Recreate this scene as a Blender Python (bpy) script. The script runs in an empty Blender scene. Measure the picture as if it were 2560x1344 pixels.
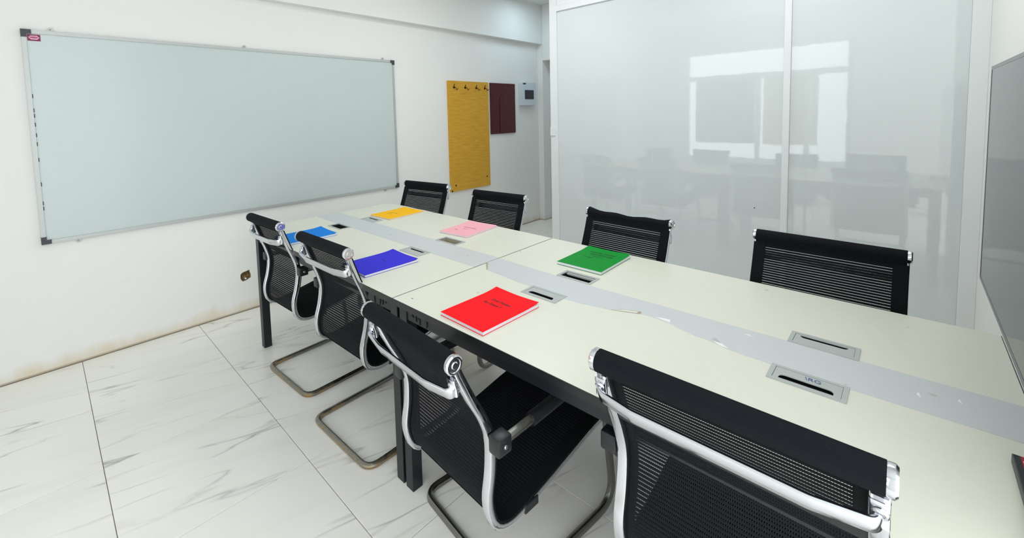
import bpy, bmesh, math, random
from mathutils import Vector, Matrix
from mathutils.geometry import tessellate_polygon
random.seed(7)
S = bpy.context.scene
COL = S.collection

# ------------------------------------------------------------------ camera
RX = Vector((0.6891851607, -0.7241792506, -0.0242533966))
UY = Vector((0.0688261122, 0.0321061180, 0.9971119112))
FW = Vector((0.7213090742, 0.6888639998, -0.0719695024))
CAM = Vector((-0.5608, -3.58863, 1.43271))
cam = bpy.data.cameras.new('camera')
cam.sensor_width = 36.0
cam.lens = 36.0 * 1089.217 / 2560.0
cam.shift_x = (1280 - 1233.505) / 2560.0
cam.shift_y = (364.992 - 672) / 2560.0
cam.clip_start = 0.02
co = bpy.data.objects.new('camera', cam)
M = Matrix((RX, UY, -FW)).transposed().to_4x4()
M.translation = CAM
co.matrix_world = M
COL.objects.link(co)
S.camera = co

# ------------------------------------------------------------------ world, light, exposure
S.view_settings.view_transform = 'Standard'
S.view_settings.look = 'None'
S.view_settings.exposure = 0.06
S.view_settings.gamma = 1.0
S.view_settings.use_curve_mapping = False
S.cycles.max_bounces = 10
S.cycles.diffuse_bounces = 6
S.cycles.glossy_bounces = 5
S.cycles.transmission_bounces = 4
S.cycles.sample_clamp_indirect = 6.0
S.cycles.caustics_reflective = False
S.cycles.caustics_refractive = False
S.cycles.use_denoising = True

W = bpy.data.worlds.new('world')
S.world = W
W.use_nodes = True
bg = W.node_tree.nodes['Background']
bg.inputs[0].default_value = (0.93, 0.97, 1.0, 1)
bg.inputs[1].default_value = 3.25


def portal(name, loc, normal, sx, sy):
    l = bpy.data.lights.new(name, 'AREA')
    l.shape = 'RECTANGLE'
    l.size = sx
    l.size_y = sy
    l.cycles.is_portal = True
    o = bpy.data.objects.new(name, l)
    o.location = loc
    o.rotation_euler = Vector(normal).to_track_quat('-Z', 'Y').to_euler()
    COL.objects.link(o)
    return o


# ------------------------------------------------------------------ measured layout (metres)
H = 0.758            # table top height
PX = 2.80            # glass partition plane
WX = -1.60           # window wall
CEIL = 2.83
FRONT = -3.875       # wall that carries the screen
XC = 4.083           # wall at the end of the corridor
TX, TY, TILE = -0.4624, -0.0042, 0.6

portal('window_daylight', (WX - 0.02, -1.89, 1.49), (1, 0, 0), 2.22, 1.85)
portal('doorway_daylight', (-0.62, FRONT - 0.06, 1.40), (0, 1, 0), 1.9, 2.8)


def lamp(name, loc, sx, sy, power, rgb):
    l = bpy.data.lights.new(name, 'AREA')
    l.shape = 'RECTANGLE'
    l.size, l.size_y = sx, sy
    l.energy = power
    l.color = rgb
    o = bpy.data.objects.new(name, l)
    o.location = loc
    COL.objects.link(o)


lamp('added_fill_lamp', (1.95, -3.10, 2.79), 0.6, 0.6, 11.0, (0.97, 0.985, 1.0))  # added out of view to brighten the near table end and partition
lamp('added_fill_lamp', (1.85, -1.45, 2.79), 0.6, 0.6, 13.0, (0.97, 0.985, 1.0))  # second added fill, lifts the far table and back wall
lamp('corridor_lamp', (3.50, -0.70, 2.80), 0.15, 0.6, 5.8, (0.68, 0.88, 1.0))


# ------------------------------------------------------------------ helpers: materials
def lin(c):
    r = []
    for v in c:
        v /= 255.0
        r.append(v / 12.92 if v <= 0.04045 else ((v + 0.055) / 1.055) ** 2.4)
    return tuple(r) + (1.0,)


def mat(name, rgb, rough=0.5, metal=0.0, spec=0.5, coat=0.0, coat_rough=0.05):
    m = bpy.data.materials.new(name)
    m.use_nodes = True
    b = m.node_tree.nodes['Principled BSDF']
    b.inputs['Base Color'].default_value = lin(rgb)
    b.inputs['Roughness'].default_value = rough
    b.inputs['Metallic'].default_value = metal
    b.inputs['Specular IOR Level'].default_value = spec
    b.inputs['Coat Weight'].default_value = coat
    b.inputs['Coat Roughness'].default_value = coat_rough
    return m


class NT:
    def __init__(self, m):
        self.t = m.node_tree
        self.b = self.t.nodes['Principled BSDF']

    def n(self, kind, **kw):
        o = self.t.nodes.new(kind)
        for k, v in kw.items():
            if k.startswith('i_'):
                key = k[2:]
                key = int(key) if key.isdigit() else key.replace('_', ' ')
                o.inputs[key].default_value = v
            else:
                setattr(o, k, v)
        return o

    def l(self, a, b):
        self.t.links.new(a, b)

    def coord(self, which='Object', scale=(1, 1, 1), rot=(0, 0, 0), loc=(0, 0, 0)):
        tc = self.n('ShaderNodeTexCoord')
        mp = self.n('ShaderNodeMapping')
        mp.inputs['Scale'].default_value = scale
        mp.inputs['Rotation'].default_value = rot
        mp.inputs['Location'].default_value = loc
        self.l(tc.outputs[which], mp.inputs[0])
        return mp.outputs[0]

    def noise(self, vec, scale, detail=4, rough=0.5):
        o = self.n('ShaderNodeTexNoise')
        o.inputs['Scale'].default_value = scale
        o.inputs['Detail'].default_value = detail
        o.inputs['Roughness'].default_value = rough
        self.l(vec, o.inputs['Vector'])
        return o.outputs['Fac']

    def ramp(self, fac, stops):
        o = self.n('ShaderNodeValToRGB')
        e = o.color_ramp.elements
        while len(e) < len(stops):
            e.new(0.5)
        for k, (p, c) in enumerate(stops):
            e[k].position = p
            e[k].color = c if len(c) == 4 else lin(c)
        self.l(fac, o.inputs[0])
        return o.outputs[0]

    def mix(self, fac, a, b):
        o = self.n('ShaderNodeMix')
        o.data_type = 'RGBA'
        for inp, v in ((o.inputs[0], fac), (o.inputs[6], a), (o.inputs[7], b)):
            if hasattr(v, 'links'):
                self.l(v, inp)
            else:
                inp.default_value = v if not isinstance(v, tuple) or len(v) == 4 else lin(v)
        return o.outputs[2]

    def math(self, op, a, b=None, clamp=False):
        o = self.n('ShaderNodeMath')
        o.operation = op
        o.use_clamp = clamp
        for k, v in enumerate((a, b)):
            if v is None:
                continue
            if hasattr(v, 'links'):
                self.l(v, o.inputs[k])
            else:
                o.inputs[k].default_value = v
        return o.outputs[0]

    def bump(self, h, strength=0.2, dist=0.002):
        o = self.n('ShaderNodeBump')
        o.inputs['Strength'].default_value = strength
        o.inputs['Distance'].default_value = dist
        self.l(h, o.inputs['Height'])
        self.l(o.outputs[0], self.b.inputs['Normal'])


BLACKV = (0, 0, 0, 1)
WHITEV = (1, 1, 1, 1)


def make_wall_mat():
    m = mat('wall_paint', (233, 233, 230), 0.75, spec=0.25)
    t = NT(m)
    v = t.coord('Object')
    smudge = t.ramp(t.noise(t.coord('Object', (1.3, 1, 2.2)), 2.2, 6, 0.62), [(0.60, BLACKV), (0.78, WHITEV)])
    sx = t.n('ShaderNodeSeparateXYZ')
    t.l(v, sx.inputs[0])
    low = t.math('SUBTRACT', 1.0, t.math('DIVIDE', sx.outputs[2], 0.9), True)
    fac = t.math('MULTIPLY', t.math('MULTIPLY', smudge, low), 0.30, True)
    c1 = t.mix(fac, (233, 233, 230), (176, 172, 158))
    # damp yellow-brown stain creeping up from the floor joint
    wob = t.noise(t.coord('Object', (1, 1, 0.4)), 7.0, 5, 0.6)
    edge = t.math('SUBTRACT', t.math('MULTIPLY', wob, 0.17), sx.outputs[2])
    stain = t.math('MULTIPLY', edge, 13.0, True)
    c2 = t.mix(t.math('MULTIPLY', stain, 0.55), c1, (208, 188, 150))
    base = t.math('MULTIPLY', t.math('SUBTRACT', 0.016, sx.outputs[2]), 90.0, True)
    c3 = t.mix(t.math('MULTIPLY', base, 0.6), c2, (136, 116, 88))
    t.l(c3, t.b.inputs['Base Color'])
    t.bump(t.noise(v, 160, 3), 0.12, 0.001)
    return m


def make_tile_mat():
    m = mat('marble_tile', (226, 219, 208), 0.22, spec=0.5)
    t = NT(m)
    oi = t.n('ShaderNodeObjectInfo')
    tc = t.n('ShaderNodeTexCoord')
    mp = t.n('ShaderNodeMapping')
    mp.inputs['Rotation'].default_value = (0, 0, math.radians(17))
    t.l(tc.outputs['Object'], mp.inputs[0])
    off = t.n('ShaderNodeCombineXYZ')
    t.l(t.math('MULTIPLY', oi.outputs['Random'], 37.0), off.inputs[0])
    t.l(t.math('MULTIPLY', oi.outputs['Random'], 91.0), off.inputs[1])
    add = t.n('ShaderNodeVectorMath')
    add.operation = 'ADD'
    t.l(mp.outputs[0], add.inputs[0])
    t.l(off.outputs[0], add.inputs[1])
    mp2 = t.n('ShaderNodeMapping')
    mp2.inputs['Scale'].default_value = (0.42, 3.0, 1)
    t.l(add.outputs[0], mp2.inputs[0])
    n1 = t.noise(mp2.outputs[0], 1.7, 3.0, 0.45)
    ridge = t.math('ABSOLUTE', t.math('SUBTRACT', n1, 0.5))
    vein = t.ramp(ridge, [(0.0, WHITEV), (0.0045, (0.40, 0.40, 0.40, 1)), (0.014, BLACKV)])
    mp3 = t.n('ShaderNodeMapping')
    mp3.inputs['Scale'].default_value = (1.3, 1.6, 1)
    t.l(add.outputs[0], mp3.inputs[0])
    gate = t.ramp(t.noise(mp3.outputs[0], 2.1, 3), [(0.42, BLACKV), (0.66, WHITEV)])
    f = t.math('MULTIPLY', t.math('MULTIPLY', vein, gate), 0.62)
    soft = t.ramp(t.noise(mp2.outputs[0], 2.3, 4, 0.5), [(0.5, BLACKV), (0.85, WHITEV)])
    c0 = t.mix(t.math('MULTIPLY', soft, 0.40), (243, 241, 235), (222, 218, 210))
    c1 = t.mix(f, c0, (120, 115, 108))
    t.l(c1, t.b.inputs['Base Color'])
    return m


def make_melamine(name, rgb, rough):
    m = mat(name, rgb, rough, spec=0.45)
    t = NT(m)
    v = t.coord('Object')
    f = t.ramp(t.noise(v, 60, 4), [(0.35, BLACKV), (0.8, WHITEV)])
    c = t.mix(t.math('MULTIPLY', f, 0.10), lin(rgb), lin(tuple(int(x * 0.9) for x in rgb)))
    sp = t.ramp(t.noise(v, 21, 2, 0.3), [(0.755, BLACKV), (0.775, WHITEV)])
    c2 = t.mix(t.math('MULTIPLY', sp, 0.35), c, (150, 146, 130))
    t.l(c2, t.b.inputs['Base Color'])
    t.bump(t.noise(v, 400, 2), 0.05, 0.0005)
    return m


def make_chrome(name, rgb, rough):
    m = mat(name, rgb, rough, metal=1.0)
    t = NT(m)
    v = t.coord('Object')
    r = t.ramp(t.noise(v, 26, 4), [(0.3, (rough * 0.7,) * 3 + (1,)), (0.8, (rough * 1.8,) * 3 + (1,))])
    t.l(r, t.b.inputs['Roughness'])
    return m


def make_base_steel():
    m = mat('worn_steel', (138, 138, 134), 0.28, metal=1.0)
    t = NT(m)
    v = t.coord('Object')
    sx = t.n('ShaderNodeSeparateXYZ')
    t.l(v, sx.inputs[0])
    low = t.math('MULTIPLY', t.math('SUBTRACT', 0.026, sx.outputs[2]), 60.0, True)
    rear = t.math('MULTIPLY', t.math('SUBTRACT', 0.24, sx.outputs[1]), 7.0, True)
    n = t.ramp(t.noise(v, 30, 6, 0.65), [(0.42, BLACKV), (0.60, WHITEV)])
    f = t.math('MULTIPLY', t.math('MULTIPLY', low, rear), t.math('ADD', t.math('MULTIPLY', n, 0.7), 0.25), True)
    c = t.mix(f, (138, 138, 134), (176, 142, 78))
    sp = t.ramp(t.noise(v, 75, 4, 0.6), [(0.60, BLACKV), (0.66, WHITEV)])
    c2 = t.mix(t.math('MULTIPLY', sp, t.math('MULTIPLY', f, 0.8)), c, (96, 66, 34))
    t.l(c2, t.b.inputs['Base Color'])
    t.l(t.math('SUBTRACT', 1.0, t.math('MULTIPLY', f, 0.45)), t.b.inputs['Metallic'])
    t.l(t.math('ADD', 0.24, t.math('MULTIPLY', f, 0.25)), t.b.inputs['Roughness'])
    return m


def make_wood(name):
    m = mat(name, (204, 158, 62), 0.42, spec=0.4)
    t = NT(m)
    v = t.coord('Object', (2.2, 1, 22.0))
    n = t.noise(v, 3.2, 6, 0.6)
    c = t.ramp(n, [(0.25, (192, 140, 40)), (0.5, (208, 158, 52)), (0.8, (218, 172, 68))])
    t.l(c, t.b.inputs['Base Color'])
    return m


def make_fabric(name, rgb):
    m = mat(name, rgb, 0.75, spec=0.18)
    t = NT(m)
    v = t.coord('Object', (260, 40, 40))
    t.bump(t.noise(v, 4.0, 2), 0.35, 0.0015)
    return m


def make_glass_panel():
    # obscured (frosted back) glass: grey body under a smooth, faintly rippled glossy face
    m = mat('obscured_glass', (212, 219, 220), 0.9, spec=0.0, coat=1.0, coat_rough=0.03)
    t = NT(m)
    t.b.inputs['Coat IOR'].default_value = 1.72
    v = t.coord('Object')
    o = t.n('ShaderNodeBump')
    o.inputs['Strength'].default_value = 0.02
    o.inputs['Distance'].default_value = 0.004
    t.l(t.noise(v, 22, 2), o.inputs['Height'])
    t.l(o.outputs[0], t.b.inputs['Coat Normal'])
    return m


def make_board_mat():
    m = mat('board_enamel', (196, 206, 205), 0.42, spec=0.4, coat=0.55, coat_rough=0.22)
    t = NT(m)
    v = t.coord('Object')
    f = t.ramp(t.noise(v, 1.6, 4), [(0.3, BLACKV), (0.75, WHITEV)])
    c = t.mix(t.math('MULTIPLY', f, 0.5), (192, 203, 203), (200, 209, 207))
    t.l(c, t.b.inputs['Base Color'])
    return m


def make_concrete():
    m = mat('broken_plaster', (134, 112, 78), 0.9, spec=0.1)
    t = NT(m)
    v = t.coord('Object')
    c = t.ramp(t.noise(v, 60, 5), [(0.3, (84, 68, 44)), (0.6, (150, 126, 88)), (0.8, (178, 156, 118))])
    t.l(c, t.b.inputs['Base Color'])
    t.bump(t.noise(v, 120, 4), 0.6, 0.004)
    return m


MT = dict(
    wall=make_wall_mat(), tile=make_tile_mat(), grout=mat('grout', (128, 122, 114), 0.9),
    ceiling=mat('ceiling_paint', (226, 228, 226), 0.8),
    top=make_melamine('cream_melamine', (222, 222, 208), 0.36),
    strip=make_melamine('grey_runner_film', (202, 205, 207), 0.34),
    edge=mat('black_edge', (20, 22, 26), 0.35), frame=mat('black_powder_coat', (18, 22, 28), 0.40, spec=0.45),
    slot=mat('dark_void', (6, 6, 7), 0.8), chrome=make_chrome('polished_alloy', (214, 216, 222), 0.13),
    steel=make_base_steel(), fabric=make_fabric('black_mesh_fabric', (12, 15, 21)),
    thread=mat('black_thread', (24, 24, 28), 0.7), hem=make_fabric('black_hem', (10, 12, 16)),
    plastic=mat('black_plastic', (18, 19, 24), 0.38), alloy=mat('satin_alloy', (186, 190, 188), 0.45, metal=0.35),
    panel=make_glass_panel(), white=mat('white_aluminium', (226, 229, 230), 0.35, spec=0.5),
    board=make_board_mat(), wood=make_wood('yellow_laminate'), maroon=mat('maroon_lacquer', (74, 16, 22), 0.32),
    grommet=mat('silver_plastic', (176, 181, 179), 0.38), paper=mat('page_edges', (226, 224, 232), 0.8),
    ink=mat('black_ink', (34, 12, 14), 0.7), box=mat('grey_white_plastic', (206, 214, 222), 0.4),
    smoke=mat('smoked_plastic', (36, 32, 44), 0.2), concrete=make_concrete(),
    darkmetal=mat('bronze_hook', (92, 66, 28), 0.35, metal=1.0), cap=mat('charcoal_cap', (62, 60, 66), 0.5),
    sticker=mat('magenta_sticker', (134, 14, 64), 0.5), stickerlogo=mat('pale_logo', (232, 200, 214), 0.5),
    stickermid=mat('rose_logo', (176, 90, 130), 0.5),
    film=mat('curled_film', (232, 232, 230), 0.25), chip=mat('bare_board', (168, 160, 138), 0.8),
    blueink=mat('blue_ink', (74, 98, 140), 0.6), cream=mat('cream_curtain', (232, 222, 190), 0.8),
    blind=mat('grey_blind', (150, 152, 154), 0.7), screen=None, bezel=mat('grey_bezel', (120, 122, 126), 0.3),
    redlabel=mat('red_label', (150, 10, 40), 0.45), whitelabel=mat('white_label', (236, 230, 214), 0.6),
    greyink=mat('grey_ink', (120, 116, 110), 0.7), speck=mat('dark_speck', (40, 40, 44), 0.7),
)
MT['screen'] = mat('screen_glass', (38, 49, 48), 0.05, spec=0.5)


# ------------------------------------------------------------------ helpers: mesh building
class MB:
    def __init__(self):
        self.v, self.f = [], []

    def add(self, vs, fs):
        o = len(self.v)
        self.v += [tuple(p) for p in vs]
        self.f += [tuple(i + o for i in f) for f in fs]

    def box(self, x0, x1, y0, y1, z0, z1, bev=0.0):
        x0, x1 = min(x0, x1), max(x0, x1)
        y0, y1 = min(y0, y1), max(y0, y1)
        z0, z1 = min(z0, z1), max(z0, z1)
        if bev <= 0:
            self.add([(x0, y0, z0), (x1, y0, z0), (x1, y1, z0), (x0, y1, z0),
                      (x0, y0, z1), (x1, y0, z1), (x1, y1, z1), (x0, y1, z1)],
                     [(0, 3, 2, 1), (4, 5, 6, 7), (0, 1, 5, 4), (1, 2, 6, 5), (2, 3, 7, 6), (3, 0, 4, 7)])
        else:
            bm = bmesh.new()
            bmesh.ops.create_cube(bm, size=1.0)
            for v in bm.verts:
                v.co = Vector(((x0 + x1) / 2 + v.co.x * (x1 - x0), (y0 + y1) / 2 + v.co.y * (y1 - y0),
                               (z0 + z1) / 2 + v.co.z * (z1 - z0)))
            bmesh.ops.bevel(bm, geom=bm.edges[:], offset=bev, segments=2, affect='EDGES', profile=0.6)
            bm.verts.index_update()
            self.add([v.co for v in bm.verts], [[v.index for v in f.verts] for f in bm.faces])
            bm.free()
        return self

    def prism(self, poly, axis, a, b):
        """extrude a 2-D polygon along an axis ('x','y','z') from a to b"""
        def put(p, h):
            return {'x': (h, p[0], p[1]), 'y': (p[0], h, p[1]), 'z': (p[0], p[1], h)}[axis]
        n = len(poly)
        vs = [put(p, a) for p in poly] + [put(p, b) for p in poly]
        fs = [tuple(range(n)), tuple(range(2 * n - 1, n - 1, -1))]
        fs += [(i, i + n, (i + 1) % n + n, (i + 1) % n) for i in range(n)]
        self.add(vs, fs)
        return self

    def plate(self, outer, holes, axis, a, b):
        """plate with holes"""
        def put(p, h):
            return {'x': (h, p[0], p[1]), 'y': (p[0], h, p[1]), 'z': (p[0], p[1], h)}[axis]
        loops = [outer] + list(holes)
        flat = [p for l in loops for p in l]
        tris = tessellate_polygon([[Vector((p[0], p[1], 0)) for p in l] for l in loops])
        n = len(flat)
        vs = [put(p, a) for p in flat] + [put(p, b) for p in flat]
        fs = [tuple(t) for t in tris] + [tuple(i + n for i in reversed(t)) for t in tris]
        o = 0
        for l in loops:
            k = len(l)
            fs += [(o + i, o + i + n, o + (i + 1) % k + n, o + (i + 1) % k) for i in range(k)]
            o += k
        self.add(vs, fs)
        return self

    def cyl(self, p0, p1, r, seg=20, r1=None):
        p0, p1 = Vector(p0), Vector(p1)
        d = (p1 - p0).normalized()
        u = d.orthogonal().normalized()
        w = d.cross(u)
        r1 = r if r1 is None else r1
        vs = []
        for p, rr in ((p0, r), (p1, r1)):
            for k in range(seg):
                a = 2 * math.pi * k / seg
                vs.append(p + u * math.cos(a) * rr + w * math.sin(a) * rr)
        fs = [(k, (k + 1) % seg, (k + 1) % seg + seg, k + seg) for k in range(seg)]
        fs += [tuple(range(seg - 1, -1, -1)), tuple(range(seg, 2 * seg))]
        self.add(vs, fs)
        return self

    def lathe(self, p0, d, prof, seg=24):
        """prof: list of (distance along d, radius)"""
        p0, d = Vector(p0), Vector(d).normalized()
        u = d.orthogonal().normalized()
        w = d.cross(u)
        vs, fs = [], []
        for s, r in prof:
            for k in range(seg):
                a = 2 * math.pi * k / seg
                vs.append(p0 + d * s + (u * math.cos(a) + w * math.sin(a)) * r)
        for i in range(len(prof) - 1):
            for k in range(seg):
                fs.append((i * seg + k, i * seg + (k + 1) % seg, (i + 1) * seg + (k + 1) % seg, (i + 1) * seg + k))
        fs.append(tuple(range(seg - 1, -1, -1)))
        e = (len(prof) - 1) * seg
        fs.append(tuple(range(e, e + seg)))
        self.add(vs, fs)
        return self

    def sweep(self, pts, sec, n0, closed=False):
        """sweep section [(a,b)] along pts, a along the transported normal n0, b along binormal"""
        P = [Vector(p) for p in pts]
        N = len(P)
        T = []
        for i in range(N):
            if closed:
                t = P[(i + 1) % N] - P[i - 1]
            else:
                t = P[min(i + 1, N - 1)] - P[max(i - 1, 0)]
            T.append(t.normalized())
        n = Vector(n0)
        n = (n - T[0] * n.dot(T[0])).normalized()
        k = len(sec)
        vs, fs = [], []
        for i in range(N):
            if i:
                n = (n - T[i] * n.dot(T[i])).normalized()
            b = T[i].cross(n)
            vs += [P[i] + n * s[0] + b * s[1] for s in sec]
        for i in range(N if closed else N - 1):
            j = (i + 1) % N
            for m in range(k):
                fs.append((i * k + m, i * k + (m + 1) % k, j * k + (m + 1) % k, j * k + m))
        if not closed:
            fs.append(tuple(range(k - 1, -1, -1)))
            fs.append(tuple(range((N - 1) * k, N * k)))
        self.add(vs, fs)
        return self

    def mesh(self, name, m, smooth=None):
        me = bpy.data.meshes.new(name)
        me.from_pydata(self.v, [], self.f)
        me.materials.append(m)
        bm = bmesh.new()
        bm.from_mesh(me)
        bmesh.ops.recalc_face_normals(bm, faces=bm.faces[:])
        bm.to_mesh(me)
        bm.free()
        if smooth is not None:
            me.polygons.foreach_set('use_smooth', [True] * len(me.polygons))
            me.set_sharp_from_angle(angle=math.radians(smooth))
        me.update()
        return me

    def build(self, name, m, parent=None, smooth=None, kind=None):
        o = bpy.data.objects.new(name, self.mesh(name, m, smooth))
        COL.objects.link(o)
        if parent:
            o.parent = parent
        if kind:
            o['kind'] = kind
        return o


def empty(name, loc=(0, 0, 0), rz=0.0, label=None, cat=None, group=None):
    o = bpy.data.objects.new(name, None)
    o.empty_display_size = 0.1
    o.location = loc
    o.rotation_euler = (0, 0, rz)
    COL.objects.link(o)
    return tag(o, label, cat, group)


def tag(o, label=None, cat=None, group=None, kind=None):
    for k, v in (('label', label), ('category', cat), ('group', group), ('kind', kind)):
        if v:
            o[k] = v
    return o


def catmull(pts, per=8, closed=False):
    P = [Vector(p) for p in pts]
    out = []
    n = len(P)
    for i in range(n - 1):
        p0 = P[i - 1] if i else P[0] * 2 - P[1]
        p1, p2 = P[i], P[i + 1]
        p3 = P[i + 2] if i + 2 < n else P[-1] * 2 - P[-2]
        for k in range(per):
            t = k / per
            out.append(0.5 * ((2 * p1) + (p2 - p0) * t + (2 * p0 - 5 * p1 + 4 * p2 - p3) * t * t +
                              (3 * p1 - p0 - 3 * p2 + p3) * t ** 3))
    out.append(P[-1])
    return out


def fillet(pts, r, seg=6):
    """round the corners of an open 3-D polyline"""
    P = [Vector(p) for p in pts]
    out = [P[0]]
    for i in range(1, len(P) - 1):
        a, b, c = P[i - 1], P[i], P[i + 1]
        rr = r[i - 1] if isinstance(r, (list, tuple)) else r
        d0, d1 = (a - b), (c - b)
        L0, L1 = d0.length, d1.length
        d0.normalize()
        d1.normalize()
        half = d0.angle(d1) / 2
        tl = min(rr / math.tan(half), L0 * 0.49, L1 * 0.49)
        s, e = b + d0 * tl, b + d1 * tl
        for k in range(seg + 1):
            t = k / seg
            out.append((1 - t) ** 2 * s + 2 * t * (1 - t) * b + t * t * e)
    out.append(P[-1])
    return out


def rrect(w, h, r=0.003, n=2):
    out = []
    for cx, cy, a0 in ((w / 2 - r, h / 2 - r, 0), (-w / 2 + r, h / 2 - r, 90),
                       (-w / 2 + r, -h / 2 + r, 180), (w / 2 - r, -h / 2 + r, 270)):
        for k in range(n + 1):
            a = math.radians(a0 + 90 * k / n)
            out.append((cx + r * math.cos(a), cy + r * math.sin(a)))
    return out


def text_mesh(name, body, size, m, parent, loc, xdir, ydir, bold=0.0, align='CENTER', wide=1.0):
    """flat lettering: converted to a mesh lying on the surface with the given reading direction"""
    c = bpy.data.curves.new(name, 'FONT')
    c.body = body
    c.size = size
    c.align_x = align
    c.align_y = 'CENTER'
    c.offset = bold
    c.space_line = 1.15
    tmp = bpy.data.objects.new(name, c)
    COL.objects.link(tmp)
    dg = bpy.context.evaluated_depsgraph_get()
    me = bpy.data.meshes.new_from_object(tmp.evaluated_get(dg))
    bpy.data.objects.remove(tmp)
    X, Y = Vector(xdir).normalized(), Vector(ydir).normalized()
    Z = X.cross(Y)
    mm = Matrix((X * wide, Y, Z)).transposed().to_4x4()
    mm.translation = loc
    me.transform(mm)
    me.materials.clear()
    me.materials.append(m)
    o = bpy.data.objects.new(name, me)
    COL.objects.link(o)
    o.parent = parent
    return o


# ================================================================== SETTING
# floor with single tiles
floor = MB().box(WX - 0.3, 4.4, -4.9, 0.2, -0.12, -0.003).build('floor', MT['grout'])
tag(floor, kind='structure')
tile_me = MB().box(-0.2988, 0.2988, -0.2988, 0.2988, -0.012, 0.0, 0.0012).mesh('tile', MT['tile'])
for i in range(-2, 8):
    for j in range(0, 8):
        t = bpy.data.objects.new('tile', tile_me)
        t.location = (TX + (i + 0.5) * TILE, TY - (j + 0.5) * TILE, 0)
        t.parent = floor
        COL.objects.link(t)

# wall behind the whiteboard, with a knocked-out socket hole
hole = [(0.420, 0.272), (0.424, 0.288), (0.440, 0.297), (0.462, 0.300), (0.482, 0.306), (0.484, 0.290),
        (0.490, 0.268), (0.489, 0.246), (0.474, 0.238), (0.452, 0.230), (0.436, 0.229), (0.428, 0.236), (0.421, 0.252)]
wb = MB().plate([(WX - 0.15, 0), (XC + 0.25, 0), (XC + 0.25, CEIL), (WX - 0.15, CEIL)], [hole], 'y', 0.0, 0.045)
wb.box(WX - 0.15, XC + 0.25, 0.045, 0.16, 0, CEIL)
wall_back = tag(wb.build('wall_back', MT['wall']), kind='structure')
hb = MB()
cx = sum(p[0] for p in hole) / len(hole)
cz = sum(p[1] for p in hole) / len(hole)
n = len(hole)
ring = [[(cx + (p[0] - cx) * s, y, cz + (p[1] - cz) * s) for p in hole] for s, y in
        ((1.04, -0.0008), (0.97, 0.004), (0.93, 0.020), (0.80, 0.036), (0.45, 0.042))]
hb.add([v for r_ in ring for v in r_],
       [(a * n + k, a * n + (k + 1) % n, (a + 1) * n + (k + 1) % n, (a + 1) * n + k) for a in range(4) for k in range(n)] +
       [tuple(range(4 * n, 5 * n))])
sock = hb.build('socket_hole', MT['concrete'], wall_back)
MB().lathe((0.457, 0.03, 0.240), (0, -1, 0.1), [(0, 0.007), (0.02, 0.007), (0.021, 0.005)], 12).build(
    'conduit_end', MT['white'], sock)
tag(MB().box(WX - 0.15, XC + 0.002, -0.079, 0.001, 2.336, CEIL).build('trim_1', MT['wall']), kind='structure')
tag(MB().box(WX - 0.2, 4.6, -4.0, 0.16, CEIL, CEIL + 0.12).build('ceiling', MT['ceiling']), kind='structure')

# end wall of the corridor with a deep door reveal
wr = MB()
wr.box(XC, XC + 0.20, -0.081, 0.001, 0, CEIL)
wr.box(XC, XC + 0.20, -1.00, -0.080, 2.125, CEIL)
wr.box(XC, XC + 0.20, -4.0, -0.999, 0, CEIL)
tag(wr.build('wall_right', MT['wall']), kind='structure')
d1 = MB().box(XC + 0.17, XC + 0.21, -0.998, -0.083, 0, 2.123).build('door_1', MT['white'])
tag(d1, kind='structure')
MB().box(XC + 0.162, XC + 0.17, -0.90, -0.18, 0.25, 1.95, 0.003).build('panel', MT['white'], d1)
MB().box(XC + 0.150, XC + 0.17, -0.115, -0.083, 0, 2.12).build('jamb', MT['white'], d1)

# wall that carries the screen
wf = MB()
wf.box(0.33, XC + 0.3, FRONT - 0.12, FRONT, 0, CEIL)  # unseen stretch past the partition added to keep outside light off the corridor end
tag(wf.build('wall_front', MT['wall']), kind='structure')

# window wall (seen mirrored in the glass)
YW0, YW1, ZW0, ZW1 = -3.00, -0.78, 0.60, 2.38
wl = MB().plate([(-4.0, 0), (0.0, 0), (0.0, CEIL), (-4.0, CEIL)],
                [[(YW0, ZW0), (YW1, ZW0), (YW1, ZW1), (YW0, ZW1)]], 'x', WX - 0.15, WX)
tag(wl.build('wall_left', MT['wall']), kind='structure')
win = MB().plate([(YW0 - 0.01, ZW0 - 0.01), (YW1 + 0.01, ZW0 - 0.01), (YW1 + 0.01, ZW1 + 0.01), (YW0 - 0.01, ZW1 + 0.01)],
                 [[(YW0 + 0.045, ZW0 + 0.045), (YW1 - 0.045, ZW0 + 0.045), (YW1 - 0.045, 1.905), (YW0 + 0.045, 1.905)],
                  [(YW0 + 0.045, 1.985), (YW1 - 0.045, 1.985), (YW1 - 0.045, ZW1 - 0.045), (YW0 + 0.045, ZW1 - 0.045)]],
                 'x', WX - 0.09, WX - 0.03).build('window_1', MT['white'])
tag(win, kind='structure')
for y in (-1.86, -2.50):
    MB().box(WX - 0.085, WX - 0.035, y - 0.035, y + 0.035, ZW0 + 0.04, 1.91).build('mullion', MT['white'], win)
MB().box(WX - 0.03, WX + 0.06, YW0 - 0.04, YW1 + 0.04, ZW0 - 0.035, ZW0 - 0.002, 0.004).build('sill', MT['white'], win)
rb = MB()
rb.box(WX - 0.128, WX - 0.122, -1.80, -0.90, 0.88, 1.93)
rb.cyl((WX - 0.125, -1.80, 0.88), (WX - 0.125, -0.90, 0.88), 0.012, 12)
rb.build('roller_blind', MT['blind'], win)
cu = MB()
wave = [(WX - 0.128 + 0.008 * math.sin(k * 1.3), -2.62 + 0.70 * k / 40) for k in range(41)]
cu.prism(wave + [(x + 0.003, y) for x, y in wave[::-1]], 'z', 0.86, 1.94)
cu.build('curtain', MT['cream'], win)

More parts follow.
